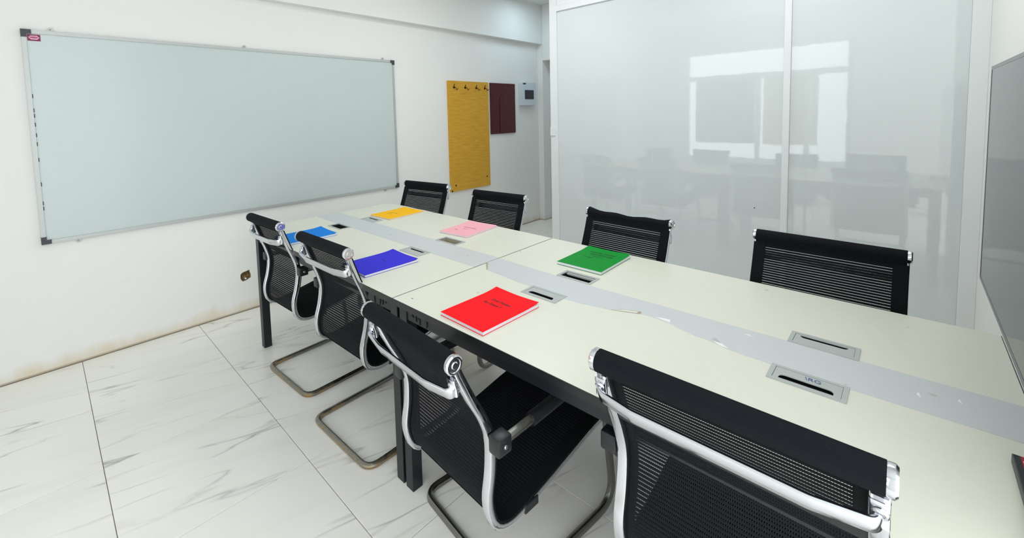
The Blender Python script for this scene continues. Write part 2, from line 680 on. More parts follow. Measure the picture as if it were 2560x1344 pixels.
# ------------------------------------------------------------------ glass partition
part = empty('partition')
tag(part, kind='structure')
PY0, PY1 = -3.875, -1.136
T0 = PX - 0.005
def pbox(name, y0, y1, z0, z1, m='white', d0=0.0, d1=0.05):
    return MB().box(PX + d0, PX + d1, y0, y1, z0, z1, 0.002).build(name, MT[m], part)
post = pbox('post', -1.214, PY1, 0, CEIL)
pbox('post', -3.875, -3.808, 0, CEIL)
pbox('mullion', -3.028, -2.990, 0.06, 2.36)
pbox('transom', -3.808, -1.214, 2.362, 2.412)
pbox('bottom_rail', -3.808, -1.214, 0.0, 0.06)
pbox('glass_pane', -2.990, -1.214, 0.06, 2.362, 'panel', 0.018, 0.028)
pbox('glass_pane', -3.808, -3.028, 0.06, 2.362, 'panel', 0.018, 0.028)
pbox('upper_panel', -3.808, -1.214, 2.416, CEIL, 'white', 0.014, 0.03)
MB().box(PX - 0.012, PX, -1.190, -1.138, 1.222, 1.300, 0.002).build('strike_plate', MT['white'], post)
MB().box(PX + 0.0172, PX + 0.0182, -2.1155, -2.1125, 1.02, 1.105).build('scratch', MT['white'], part)
MB().lathe((PX + 0.0185, -2.836, 0.748), (-1, 0, 0), [(0, 0.005), (0.0015, 0.003)], 10).build('speck', MT['speck'], part)

# ================================================================== TABLES
GW, GL = 0.077, 0.159


def slot_poly(y0, y1, x0, x1, round_low):
    """slot with two rounded corners on the inner side"""
    r = min(0.012, (x1 - x0) * 0.8)
    pts = []
    if round_low:   # rounded at x1 side
        pts = [(x0, y0), (x1 - r, y0)]
        pts += [(x1 - r + r * math.sin(a), y0 + r - r * math.cos(a)) for a in (0.4, 0.8, 1.2, 1.57)]
        pts += [(x1 - r + r * math.sin(a), y1 - r + r * math.cos(a)) for a in (1.57, 1.2, 0.8, 0.4)]
        pts += [(x1 - r, y1), (x0, y1)]
    else:
        pts = [(x1, y0), (x1, y1), (x0 + r, y1)]
        pts += [(x0 + r - r * math.sin(a), y1 - r + r * math.cos(a)) for a in (0.4, 0.8, 1.2, 1.57)]
        pts += [(x0 + r - r * math.sin(a), y0 + r - r * math.cos(a)) for a in (1.57, 1.2, 0.8, 0.4)]
        pts += [(x0 + r, y0)]
    return pts


def make_table(loc_y0, loc_y1, strip_poly, grommets, label, corner):
    """table between y0 (far) and y1 (near)"""
    X0, X1 = 0.317, 1.328
    oy = (loc_y0 + loc_y1) / 2
    ox = (X0 + X1) / 2
    root = empty('conference_table', (ox, oy, 0), 0, label, 'table', 'two halves of the conference table')
    loc = lambda pts: [(p[0] - ox, p[1] - oy) for p in pts]
    holes = []
    for gx, gy, *_ in grommets:
        holes.append([(gx - 0.032, gy - 0.072), (gx + 0.032, gy - 0.072), (gx + 0.032, gy + 0.072), (gx - 0.032, gy + 0.072)])
    top = MB().plate(loc(corner), [loc(h) for h in holes], 'z', H - 0.024, H).build('tabletop', MT['top'], root)
    eb = MB()
    cpts = loc(corner)
    cc = Vector((0, 0))
    outer = [(p[0] + math.copysign(0.0018, p[0]), p[1] + math.copysign(0.0022, p[1])) for p in cpts]
    eb.plate(outer, [[(p[0] * 0.9996, p[1] * 0.9998) for p in cpts]], 'z', H - 0.0245, H - 0.0012)
    eb.build('edge_band', MT['edge'], top)
    # runner film
    film = MB().prism(loc(strip_poly), 'z', H - 0.001, H + 0.0007).build('runner_strip', MT['strip'], top)
    # steel frame
    hx, hy = (X1 - X0) / 2, (loc_y0 - loc_y1) / 2
    ins, lg = 0.022, 0.045
    lx0, lx1 = -hx + ins, hx - ins
    ly0, ly1 = -hy + 0.008, hy - 0.008
    zt = H - 0.0245
    for sx in (0, 1):
        for sy in (0, 1):
            x = lx0 if sx == 0 else lx1 - lg
            y = ly0 if sy == 0 else ly1 - lg
            MB().box(x, x + lg, y, y + lg, 0, zt, 0.002).build('leg', MT['frame'], root)
    for sx in (0, 1):
        x = lx0 + 0.004 if sx == 0 else lx1 - 0.034
        rail = MB().box(x, x + 0.03, ly0 + lg, ly1 - lg, zt - 0.052, zt).build('side_rail', MT['frame'], root)
        gm = MB()   # interlocking joint plates welded on the rail next to both legs
        xo = x - 0.0015 if sx == 0 else x + 0.0315
        for sy in (-1, 1):
            e = ly0 + lg if sy < 0 else ly1 - lg
            g = lambda a: e - sy * a
            zb = zt - 0.052
            gm.prism([(g(0.030), zb + 0.034), (g(0.034), zb + 0.034), (g(0.040), zb + 0.020), (g(0.036), zb + 0.020)], 'x', xo - 0.001, xo + 0.001)
            gm.prism([(g(0.052), zb + 0.038), (g(0.056), zb + 0.038), (g(0.060), zb + 0.010), (g(0.056), zb + 0.010)], 'x', xo - 0.001, xo + 0.001)
            gm.prism([(g(0.068), zb + 0.026), (g(0.080), zb + 0.026), (g(0.080), zb + 0.004), (g(0.076), zb + 0.004), (g(0.076), zb + 0.022), (g(0.068), zb + 0.022)], 'x', xo - 0.001, xo + 0.001)
            arc = [(g(0.112 + 0.010 * math.sin(a)), zb + 0.022 - 0.020 * math.cos(a)) for a in [k * 0.35 for k in range(10)]]
            arc2 = [(g(0.112 + 0.005 * math.sin(a)), zb + 0.022 - 0.020 * math.cos(a)) for a in [k * 0.35 for k in range(9, -1, -1)]]
            gm.prism(arc + arc2, 'x', xo - 0.001, xo + 0.001)
        gm.build('joint_groove', MT['slot'], rail, kind='stuff')
    for sy in (0, 1):
        y = ly0 + 0.004 if sy == 0 else ly1 - 0.034
        MB().box(lx0 + lg, lx1 - lg, y, y + 0.03, zt - 0.052, zt).build('end_rail', MT['frame'], root)
    MB().box(-0.16, 0.16, ly0 + 0.12, ly1 - 0.12, zt - 0.16, zt - 0.148).build('cable_tray', MT['frame'], root)
    # cable grommets: 'shut' = flap with a slot, slot on the a (-x) or b (+x) side; 'open' = frame only
    for gx, gy, state, side in grommets:
        x, y = gx - ox, gy - oy
        r = [(x - GW / 2, y - GL / 2), (x + GW / 2, y - GL / 2), (x + GW / 2, y + GL / 2), (x - GW / 2, y + GL / 2)]
        inn = [(x - 0.029, y - 0.069), (x + 0.029, y - 0.069), (x + 0.029, y + 0.069), (x - 0.029, y + 0.069)]
        fr = MB().plate(r, [inn], 'z', H - 0.002, H + 0.0028).build('cable_grommet', MT['grommet'], top)
        cup = MB()
        cup.box(x - 0.0315, x + 0.0315, y - 0.0715, y + 0.0715, H - 0.050, H - 0.047)
        cup.box(x - 0.0315, x - 0.0300, y - 0.0715, y + 0.0715, H - 0.048, H - 0.002)
        cup.box(x + 0.0300, x + 0.0315, y - 0.0715, y + 0.0715, H - 0.048, H - 0.002)
        cup.box(x - 0.0315, x + 0.0315, y - 0.0715, y - 0.0700, H - 0.048, H - 0.002)
        cup.box(x - 0.0315, x + 0.0315, y + 0.0700, y + 0.0715, H - 0.048, H - 0.002)
        cm = MT['chip'] if state == 'dusty' else MT['slot']
        cup.build('grommet_cup', cm, fr)
        if state == 'shut':
            io = [(x - 0.0282, y - 0.0682), (x + 0.0282, y - 0.0682), (x + 0.0282, y + 0.0682), (x - 0.0282, y + 0.0682)]
            if side == 'a':
                sl = slot_poly(y - 0.054, y + 0.056, x - 0.0235, x - 0.0035, True)
            else:
                sl = slot_poly(y - 0.054, y + 0.056, x + 0.0085, x + 0.0225, False)
            MB().plate(io, [sl], 'z', H - 0.0005, H + 0.0016).build('grommet_flap', MT['grommet'], fr)
            MB().box(x - 0.0282, x + 0.0282, y - 0.0682, y + 0.0682, H - 0.010, H - 0.009).build('brush_strip', MT['slot'], fr)
        elif state == 'folded':
            bm_ = MB()
            bm_.box(x + 0.014, x + 0.027, y - 0.066, y + 0.066, H - 0.004, H - 0.002)
            bm_.box(x + 0.0115, x + 0.0140, y - 0.064, y + 0.060, H - 0.006, H + 0.001)
            bm_.build('grommet_flap', MT['grommet'], fr)
    return root, top, ox, oy


TYF, TYS, TYN = -0.643, -2.209, -3.8015
far_corner = [(0.317, TYS + 0.0028), (1.328, TYS + 0.0028)]
far_corner += [(1.328 - 0.10 + 0.10 * math.cos(a), TYF - 0.10 + 0.10 * math.sin(a)) for a in [k * math.pi / 16 for k in range(9)]]
far_corner += [(0.317 + 0.10 + 0.10 * math.cos(a), TYF - 0.10 + 0.10 * math.sin(a)) for a in [math.pi / 2 + k * math.pi / 16 for k in range(9)]]
near_corner = [(0.317, TYN), (1.328, TYN), (1.328, TYS - 0.0028), (0.317, TYS - 0.0028)]
strip_far = [(0.744, TYS + 0.002), (0.905, TYS + 0.002), (0.902, TYF), (0.739, TYF)]
strip_near = [(0.746, TYN), (0.908, TYN), (0.897, -3.24), (0.888, -2.73), (0.900, TYS - 0.002), (0.816, TYS - 0.002),
              (0.807, -2.233), (0.754, -2.280), (0.738, -2.45), (0.722, -2.70), (0.728, -2.77), (0.742, -2.835), (0.749, -2.868), (0.761, -2.910), (0.7876, -2.9665),
              (0.7911, -2.9861), (0.790, -3.0094), (0.784, -3.061), (0.7695, -3.0997), (0.760, -3.136), (0.7557, -3.154),
              (0.755, -3.178), (0.754, -3.194), (0.740, -3.242), (0.736, -3.2815), (0.734, -3.45), (0.738, -3.60)]
table_far, top_far, _, _ = make_table(
    TYF, TYS, strip_far,
    [(0.707, -1.028, 'open', 'a'), (0.934, -1.028, 'shut', 'b'), (0.707, -1.814, 'shut', 'b'), (0.940, -1.817, 'dusty', 'a')],
    'white and grey conference table half nearest the whiteboard wall', far_corner)
table_near, top_near, oxn, oyn = make_table(
    TYS, TYN, strip_near,
    [(0.706, -2.619, 'shut', 'a'), (0.933, -2.624, 'folded', 'b'), (0.703, -3.427, 'shut', 'a'), (0.936, -3.433, 'shut', 'b')],
    'white and grey conference table half with the torn grey strip, ending at the dark screen', near_corner)


def lifted(name, pts, m):
    """a curled sliver of the runner film: 3-D outline on the table, fan filled with a back side"""
    vs = [(x - oxn, y - oyn, z) for x, y, z in pts]
    vs2 = [(x, y, z - 0.0004) for x, y, z in vs]
    k = len(vs)
    b = MB()
    b.add(vs + vs2, [tuple(range(k)), tuple(range(2 * k - 1, k - 1, -1))] + [(i, i + k, (i + 1) % k + k, (i + 1) % k) for i in range(k)])
    return b.build(name, MT[m], top_near)


z0 = H + 0.0009
lifted('peeled_film', [(0.7946, -3.0074, z0 + .002), (0.7986, -3.0372, z0 + .004), (0.8008, -3.0545, z0 + .004), (0.7909, -3.0575, z0), (0.7928, -3.0305, z0)], 'film')
lifted('peeled_film', [(0.7595, -3.1905, z0 + .001), (0.7531, -3.2212, z0 + .004), (0.7415, -3.242, z0 + .001), (0.7446, -3.2206, z0)], 'film')
lifted('peeled_film', [(0.7595, -3.1905, z0 + .001), (0.7701, -3.1919, z0 + .005), (0.7713, -3.1992, z0 + .005), (0.7560, -3.2180, z0 + .003)], 'grommet')
lifted('bare_patch', [(0.7487, -2.8682, z0), (0.7639, -2.8873, z0), (0.7794, -2.9001, z0), (0.8035, -2.9532, z0), (0.7967, -2.9613, z0), (0.7836, -2.9586, z0)], 'chip')
lifted('bare_patch', [(0.7560, -2.8800, z0 + .0006), (0.7655, -2.8920, z0 + .0006), (0.7785, -2.9045, z0 + .0006), (0.7975, -2.9500, z0 + .0006), (0.7830, -2.9480, z0 + .0006)], 'top')
lifted('bare_patch', [(0.8115, -2.2135, z0), (0.8231, -2.2149, z0), (0.7656, -2.2690, z0), (0.7500, -2.2770, z0)], 'chip')
for (x, y, sx, sy) in ((0.8138, -3.6256, .010, .004), (0.8408, -3.6928, .008, .004), (0.862, -3.262, .004, .012)):
    lifted('film_nick', [(x - sx, y - sy, z0), (x + sx, y, z0 + .0012), (x, y + sy, z0)], 'film')
for (x, y) in ((0.3617, -2.2709),):
    MB().lathe((x - oxn, y - oyn, H - 0.001), (0, 0, 1), [(0, 0.004), (0.0018, 0.0032)], 10).build('screw_cap', MT['greyink'], top_near)
text_mesh('ink_lettering', '\\RG', 0.021, MT['blueink'], top_near, (0.703 + 0.0135 - oxn, -3.438 - oyn, H + 0.0022), (0, -1, 0), (1, 0, 0), 0.0002)


# ================================================================== NOTEBOOKS
def notebook(cx, cy, lx, ly, rz, th, colr, label, lines, page='paper', curl=0.006, ink=None):
    """A4 booklet lying on the table; lx along local x, ly along local y; lines = (text, local x, local y, size)"""
    root = empty('notebook', (cx, cy, H + 0.0005), rz, label, 'notebook', 'coloured notebooks on the conference table')
    cov = mat('cover_' + label.split()[0], colr, 0.6, spec=0.15)
    nx, ny = 10, 8

    def sheet(z_of, t, inset=0.0):
        b = MB()
        vs = []
        for s in (0, t):
            for i in range(nx + 1):
                for j in range(ny + 1):
                    u, v = i / nx, j / ny
                    x, y = (u - 0.5) * (lx - inset), (v - 0.5) * (ly - inset)
                    vs.append((x, y, z_of(u, v) + s))
        N = (nx + 1) * (ny + 1)
        fs = []
        for i in range(nx):
            for j in range(ny):
                a = i * (ny + 1) + j
                q = (a, a + 1, a + ny + 2, a + ny + 1)
                fs.append(q[::-1])
                fs.append(tuple(k + N for k in q))
        rim = [i * (ny + 1) for i in range(nx + 1)] + [nx * (ny + 1) + j for j in range(1, ny + 1)] + \
              [i * (ny + 1) + ny for i in range(nx - 1, -1, -1)] + [j for j in range(ny - 1, 0, -1)]
        m_ = len(rim)
        fs += [(rim[k], rim[(k + 1) % m_], rim[(k + 1) % m_] + N, rim[k] + N) for k in range(m_)]
        b.add(vs, fs)
        return b
    lift = lambda u, v: curl * (max(0, u - 0.72) / 0.28) ** 2 * (0.35 + 0.65 * abs(2 * v - 1) ** 1.5)
    sheet(lambda u, v: 0.0, 0.0006).build('back_cover', cov, root)
    pg = MB().box(-lx / 2 + 0.002, lx / 2 - 0.002, -ly / 2 + 0.0015, ly / 2 - 0.0015, 0.0006, th - 0.0006, 0.0008)
    pg.build('pages', MT[page], root)
    c = sheet(lambda u, v: th - 0.0005 + lift(u, v), 0.0006).build('front_cover', cov, root, smooth=40)
    inkm = MT['ink'] if ink is None else mat('ink_' + label.split()[0], ink, 0.7)
    for body, x, y, sz in lines:
        u, v = x / lx + 0.5, y / ly + 0.5
        text_mesh('lettering', body, sz, inkm, c, (x, y, th + 0.0006 + lift(u, v)), (0, -1, 0), (1, 0, 0), sz * 0.02)
    return root


R = math.radians
notebook(0.4755, -2.566, 0.270, 0.209, R(-1.6), 0.0125, (250, 0, 18), 'red paper notebook lying closest to the torn grey strip and third near chair',
         [('Oral Notes', 0.052, 0.000, 0.019), ('for Exam ?', 0.022, 0.012, 0.019)], ink=(70, 8, 10))
notebook(1.148, -2.573, 0.274, 0.219, R(1.0), 0.0125, (0, 140, 46), 'green paper notebook beside the open black cable slot',
         [('Course Notes', 0.078, 0.000, 0.022), ('and Exercises', 0.052, -0.010, 0.020), ('for the second term', 0.030, 0.006, 0.008),
          ('of the year', 0.018, 0.002, 0.008), ('Workbook', 0.000, 0.032, 0.012), ('copy', -0.075, 0.045, 0.007)], ink=(0, 64, 18))
notebook(1.163, -1.724, 0.274, 0.213, R(6.0), 0.009, (244, 176, 186), 'pale pink notebook in front of the second far chair',
         [('Lecture Notes', 0.010, -0.004, 0.016), ('Part one', -0.022, 0.004, 0.010), ('copy', -0.060, 0.045, 0.012)], curl=0.003, ink=(176, 100, 116))
notebook(1.141, -1.019, 0.289, 0.224, R(3.0), 0.007, (252, 188, 0), 'amber yellow notebook at the whiteboard end of the table',
         [('Lecture Notes', -0.020, 0.010, 0.014), ('Part two', -0.048, 0.020, 0.014)], curl=0.003, ink=(168, 116, 10))
notebook(0.494, -1.840, 0.270, 0.219, R(-2.0), 0.010, (52, 44, 210), 'indigo blue notebook partly behind the second near chair',
         [('Notes', 0.020, 0.000, 0.016)], ink=(36, 32, 160))
notebook(0.470, -1.092, 0.270, 0.221, R(-2.0), 0.010, (0, 128, 224), 'bright sky blue notebook partly behind the first two near chairs',
         [('Lecture Notes', 0.016, 0.010, 0.017), ('Part three', -0.006, 0.012, 0.014)], ink=(0, 74, 140))

# small box at the screen end of the table
bx = empty('small_box', (0.530, -3.768, H + 0.0005), 0, 'small black box with red and white label at the screen end of the table', 'box')
MB().box(-0.130, 0.130, -0.018, 0.020, 0, 0.018, 0.002).build('case', MT['plastic'], bx)
MB().box(-0.10, 0.127, -0.015, 0.010, 0.0175, 0.0186).build('label_field', MT['redlabel'], bx)
MB().box(-0.09, 0.112, -0.0145, 0.008, 0.0180, 0.0192).build('label_field', MT['whitelabel'], bx)


# ================================================================== CHAIRS
REF = 0.885
PROFILE = [(0.000, 0.885), (0.010, 0.850), (0.022, 0.815), (0.041, 0.763), (0.068, 0.695), (0.083, 0.627), (0.073, 0.548),
           (0.053, 0.475), (0.055, 0.418), (0.072, 0.383), (0.105, 0.366), (0.150, 0.363), (0.250, 0.380), (0.380, 0.405),
           (0.500, 0.428), (0.585, 0.436), (0.615, 0.428)]


def make_chair(x, y, ang, zt, w, facing, base, label, shear=0.0, sag=0.0, rib=0.0077, bar_s=0.075):
    """x,y,zt: centre of the head roller; w: its length; base: (centre y, rear x, width, rotation) of the floor loop in world space"""
    rz = (-math.pi / 2 if facing > 0 else math.pi / 2) - math.radians(ang)
    root = empty('mesh_chair', (x, y, 0), rz, label, 'chair', 'black mesh cantilever chairs around the conference table')
    k = zt / REF
    prof = catmull([(0, py + shear * (REF - max(pz, 0.40)), pz * k) for py, pz in PROFILE], 7)
    # arc-length table
    S_ = [0.0]
    for a, b in zip(prof, prof[1:]):
        S_.append(S_[-1] + (b - a).length)

    def at(s):
        s = min(max(s, 0), S_[-1])
        for i in range(len(S_) - 1):
            if S_[i + 1] >= s:
                t = (s - S_[i]) / max(S_[i + 1] - S_[i], 1e-9)
                p = prof[i].lerp(prof[i + 1], t)
                a, b = prof[max(i - 1, 0)], prof[min(i + 2, len(prof) - 1)]
                tg = (b - a).normalized()
                return p, tg
        return prof[-1], (prof[-1] - prof[-2]).normalized()
    nrm = lambda tg: Vector((0, -tg.z, tg.y))      # towards the sitter (forward / up)
    # where the back turns into the seat
    s_turn = next(S_[i] for i in range(len(prof)) if prof[i].z < 0.385 * k)
    s_end = S_[-1]
    hw = w / 2
    rail_x = hw - 0.020
    # --- rails
    rp = [at(0.006 + (s_end - 0.012) * i / 60)[0] for i in range(61)]
    for sx in (-1, 1):
        pts = [p + Vector((sx * rail_x, 0, 0)) for p in rp]
        MB().sweep(pts, rrect(0.026, 0.018, 0.004, 2), (1, 0, 0)).build('side_rail', MT['chrome'], root, smooth=35)
    # --- fabric hems over the rails
    for sx in (-1, 1):
        pts = []
        for i in range(61):
            p, tg = at(0.03 + (s_end - 0.04) * i / 60)
            pts.append(p + nrm(tg) * 0.0115 + Vector((sx * (hw - 0.030), 0, 0)))
        MB().sweep(pts, rrect(0.044, 0.005, 0.002, 1), (1, 0, 0)).build('fabric_hem', MT['hem'], root, smooth=35)
    # --- woven back: ribs across, threads along
    mw = hw - 0.050
    b = MB()
    s = 0.044
    pitch, rw = 0.0098, rib
    while s < s_turn:
        p, tg = at(s)
        nn = nrm(tg)
        o = p + nn * 0.0115
        sec = [(-rw / 2, 0), (-rw * 0.3, 0.0012), (rw * 0.3, 0.0012), (rw / 2, 0), (rw * 0.3, -0.0012), (-rw * 0.3, -0.0012)]
        vs = []
        for xx in (-mw, mw):
            vs += [o + tg * a + nn * c + Vector((xx, 0, 0)) for a, c in sec]
        b.add(vs, [(i, (i + 1) % 6, (i + 1) % 6 + 6, i + 6) for i in range(6)])
        s += pitch
    b.build('back_mesh', MT['fabric'], root, kind='stuff')
    b = MB()
    nt = int(2 * mw / 0.0042)
    ss = [0.036 + (s_turn - 0.036) * i / 40 for i in range(41)]
    fr = [at(q_) for q_ in ss]
    for t in range(nt + 1):
        xx = -mw + 2 * mw * t / nt
        vs = []
        for p, tg in fr:
            c = p + nrm(tg) * 0.0113
            vs += [c + Vector((xx - 0.00055, 0, 0)), c + Vector((xx + 0.00055, 0, 0))]
        b.add(vs, [(2 * i, 2 * i + 1, 2 * i + 3, 2 * i + 2) for i in range(40)])
    b.build('mesh_threads', MT['thread'], root, kind='stuff')
    # --- seat: thick ribbed sling
    b = MB()
    s = s_turn
    top, bot = [], []
    i = 0
    while s < s_end - 0.005:
        p, tg = at(s)
        nn = nrm(tg)
        top.append(p + nn * (0.0135 if i % 2 else 0.0115))
        bot.append(p + nn * 0.006)
        s += 0.0049
        i += 1
    ring_ = top + bot[::-1]
    m_ = len(ring_)
    vs = [p + Vector((-mw, 0, 0)) for p in ring_] + [p + Vector((mw, 0, 0)) for p in ring_]
    L = len(top)
    fs = [(i, (i + 1) % m_, (i + 1) % m_ + m_, i + m_) for i in range(m_)]
    for o_ in (0, m_):
        fs += [(o_ + i, o_ + i + 1, o_ + m_ - 2 - i, o_ + m_ - 1 - i) for i in range(L - 1)]
    b.add(vs, fs)
    b.build('seat', MT['fabric'], root)
    # --- head roller: fabric pulled round a tube and sewn together below it
    p0, tg0 = at(0.0)
    tdir = (at(0.06)[0] - p0).normalized()
    nn0 = Vector((0, -tdir.z, tdir.y))
    r0 = 0.0235
    b = MB()
    nsec = 75
    rows = 15
    rl = hw - 0.014
    for q_ in range(rows):
        u = q_ / (rows - 1)
        xx = -rl + 2 * rl * u
        dip = sag * (math.sin(math.pi * u) ** 0.7) + (sag * 0.25 * math.sin(u * 17.0) if sag else 0)
        rr = r0 - dip * 0.5
        for h in range(nsec):
            a = math.radians(-142 + 284 * h / (nsec - 1))
            rg = rr + (0.0005 if h % 2 else -0.0003)
            c = p0 - tdir * (math.cos(a) * rg) - tdir * (-dip * 0.6) + nn0 * (math.sin(a) * rg)
            b.v.append(tuple(c + Vector((xx, 0, 0))))
        tip = p0 + tdir * 0.040
        b.v.append(tuple(tip + nn0 * 0.004 + Vector((xx, 0, 0))))
        b.v.append(tuple(tip - nn0 * 0.002 + Vector((xx, 0, 0))))
    kk = nsec + 2
    for q_ in range(rows - 1):
        for h in range(kk):
            b.f.append((q_ * kk + h, q_ * kk + (h + 1) % kk, (q_ + 1) * kk + (h + 1) % kk, (q_ + 1) * kk + h))
    b.f.append(tuple(range(kk)))
    b.f.append(tuple(range((rows - 1) * kk, rows * kk)))
    roll = b.build('head_roller', MT['fabric'], root)
    for sx in (-1, 1):
        MB().lathe(p0 + Vector((sx * (rl - 0.001), 0, 0)), (sx, 0, 0),
                   [(0, 0.0225), (0.004, 0.0238), (0.011, 0.0238), (0.0145, 0.0205), (0.0142, 0.0165), (0.0125, 0.0155), (0.0125, 0.009), (0.0145, 0.007), (0.0145, 0.0001)], 24
                   ).build('end_cap', MT['chrome'], roll, smooth=35)
    # front edge roller
    pf, tf = at(s_end - 0.004)
    MB().cyl(pf + Vector((-hw + 0.006, 0, -0.002)), pf + Vector((hw - 0.006, 0, -0.002)), 0.014, 16).build('front_roller', MT['fabric'], root, smooth=40)
    # --- cross bar behind the back
    pb, tb = at(bar_s)
    nb = nrm(tb)
    back = -nb
    e = 0.046
    path = [pb + Vector((-rail_x, 0, 0)) + back * 0.010, pb + Vector((-rail_x, 0, 0)) + back * 0.034,
            pb + Vector((-rail_x + 0.080, 0, 0)) + back * e, pb + Vector((rail_x - 0.080, 0, 0)) + back * e,
            pb + Vector((rail_x, 0, 0)) + back * 0.034, pb + Vector((rail_x, 0, 0)) + back * 0.010]
    path = fillet(path, [0.05, 0.09, 0.09, 0.05], 9)
    b = MB().sweep(path, rrect(0.033, 0.010, 0.004, 2), tb)
    for sx in (-1, 1):     # forged lugs lying on the rails
        c = pb + Vector((sx * rail_x, 0, 0))
        lug = [c + back * 0.013 - tb * 0.030, c + back * 0.016 - tb * 0.020, c + back * 0.018 - tb * 0.006, c + back * 0.024 + tb * 0.012]
        b.sweep(lug, rrect(0.026, 0.010, 0.0045, 3), (1, 0, 0))
    bar = b.build('cross_bar', MT['chrome'], root, smooth=40)
    for sx in (-1, 1):
        c = pb + Vector((sx * (rail_x + 0.001), 0, 0)) + back * 0.019 - tb * 0.012
        MB().lathe(c, back, [(0, 0.0115), (0.004, 0.0115), (0.007, 0.0090), (0.0065, 0.0060), (0.0045, 0.0055), (0.0045, 0.0001)], 18).build('bolt', MT['chrome'], bar, smooth=40)
    # --- cantilever base: arm, front leg, floor runner, rear loop
    bcy, brx, bw, brot = base
    inv = Matrix.Rotation(-rz, 3, 'Z')
    bc = inv @ Vector((brx - x, bcy - y, 0))          # centre of the rear edge in chair space
    Rb = Matrix.Rotation(math.radians(brot), 3, 'Z') if brot else Matrix.Identity(3)
    g = 0.011
    hb_ = bw / 2 - g
    s_arm = next(S_[i] for i in range(len(prof)) if prof[i].z < 0.645 * k)
    pa, ta = at(s_arm)
    Lb = 0.52
    loc_ = lambda px, py, pz: bc + Rb @ Vector((px, py, 0)) + Vector((0, 0, pz))
    xa = hw + 0.016
    left = [Vector((-xa, pa.y + 0.022, pa.z)), Vector((-xa, pa.y + 0.26, pa.z + 0.010)), loc_(-hb_ + 0.004, Lb - 0.075, pa.z + 0.002),
            loc_(-hb_, Lb, g), loc_(-hb_, g, g)]
    right = [Vector((xa, pa.y + 0.022, pa.z)), Vector((xa, pa.y + 0.26, pa.z + 0.010)), loc_(hb_ - 0.004, Lb - 0.075, pa.z + 0.002),
             loc_(hb_, Lb, g), loc_(hb_, g, g)]
    path = fillet(left + right[::-1], [0.3, 0.07, 0.085, 0.055, 0.055, 0.085, 0.07, 0.3], 7)
    MB().sweep(path, rrect(0.022, 0.022, 0.004, 2), (1, 0, 0)).build('cantilever_base', MT['steel'], root, smooth=40)
    for sx in (-1, 1):
        sd = left if sx < 0 else right
        br = MB().box(sx * (hw - 0.006), sx * (hw + 0.033), pa.y - 0.014, pa.y + 0.032, pa.z - 0.024, pa.z + 0.022, 0.006).build('arm_bracket', MT['plastic'], root, smooth=40)
        MB().lathe((sx * (hw + 0.032), pa.y + 0.010, pa.z - 0.002), (sx, 0, 0), [(0, 0.006), (0.002, 0.006), (0.003, 0.003)], 12).build('screw', MT['chrome'], br)
        p1, p2 = sd[0].lerp(sd[1], 0.40), sd[1].lerp(sd[2], 0.80)
        pad = fillet([p1, sd[1], p2], 0.2, 6)
        MB().sweep(pad, rrect(0.031, 0.031, 0.010, 3), (1, 0, 0)).build('arm_pad', MT['plastic'], root, smooth=40)
        # bracket that clamps the seat rail
        q0, q1 = at(s_turn + 0.10)[0], at(s_turn + 0.135)[0]
        MB().box(sx * (rail_x - 0.016), sx * (rail_x + 0.016), q0.y, q1.y + 0.02, q0.z - 0.012, q1.z + 0.009, 0.004).build('seat_clamp', MT['plastic'], root)
    return root


make_chair(0.251, -1.100, -2.9, 0.890, 0.400, 1, (-1.168, 0.284, 0.482, 0), 'black mesh chair by the table leg nearest the whiteboard, seen from behind', rib=0.0084)
make_chair(0.259, -1.768, -1.5, 0.892, 0.446, 1, (-1.815, 0.256, 0.487, 0), 'black mesh chair seen from behind in front of the indigo notebook', rib=0.0083)
make_chair(0.072, -2.648, 3.4, 0.865, 0.424, 1, (-2.545, 0.325, 0.505, -3.0), 'black mesh chair seen from behind beside the red notebook and double table legs', shear=0.12, rib=0.0082, bar_s=0.066)
make_chair(0.243, -3.351, -0.4, 0.900, 0.489, 1, (-3.340, 0.265, 0.487, 0), 'large black mesh chair closest of all, cut off by the bottom edge', shear=0.07, bar_s=0.061)
make_chair(1.540, -0.842, -8.5, 0.890, 0.478, -1, (-0.86, 1.53, 0.485, 0), 'black mesh chair facing the room behind the amber yellow notebook')
make_chair(1.552, -1.610, -5.6, 0.890, 0.453, -1, (-1.62, 1.54, 0.485, 0), 'black mesh chair behind the pale pink notebook, under the yellow hook board')
make_chair(1.500, -2.557, 1.8, 0.890, 0.476, -1, (-2.555, 1.49, 0.485, 0), 'black mesh chair with sagging top behind the green notebook', sag=0.012)
make_chair(1.553, -3.365, 0.7, 0.890, 0.500, -1, (-3.365, 1.545, 0.487, 0), 'black mesh chair beside the glass partition nearest the dark screen')

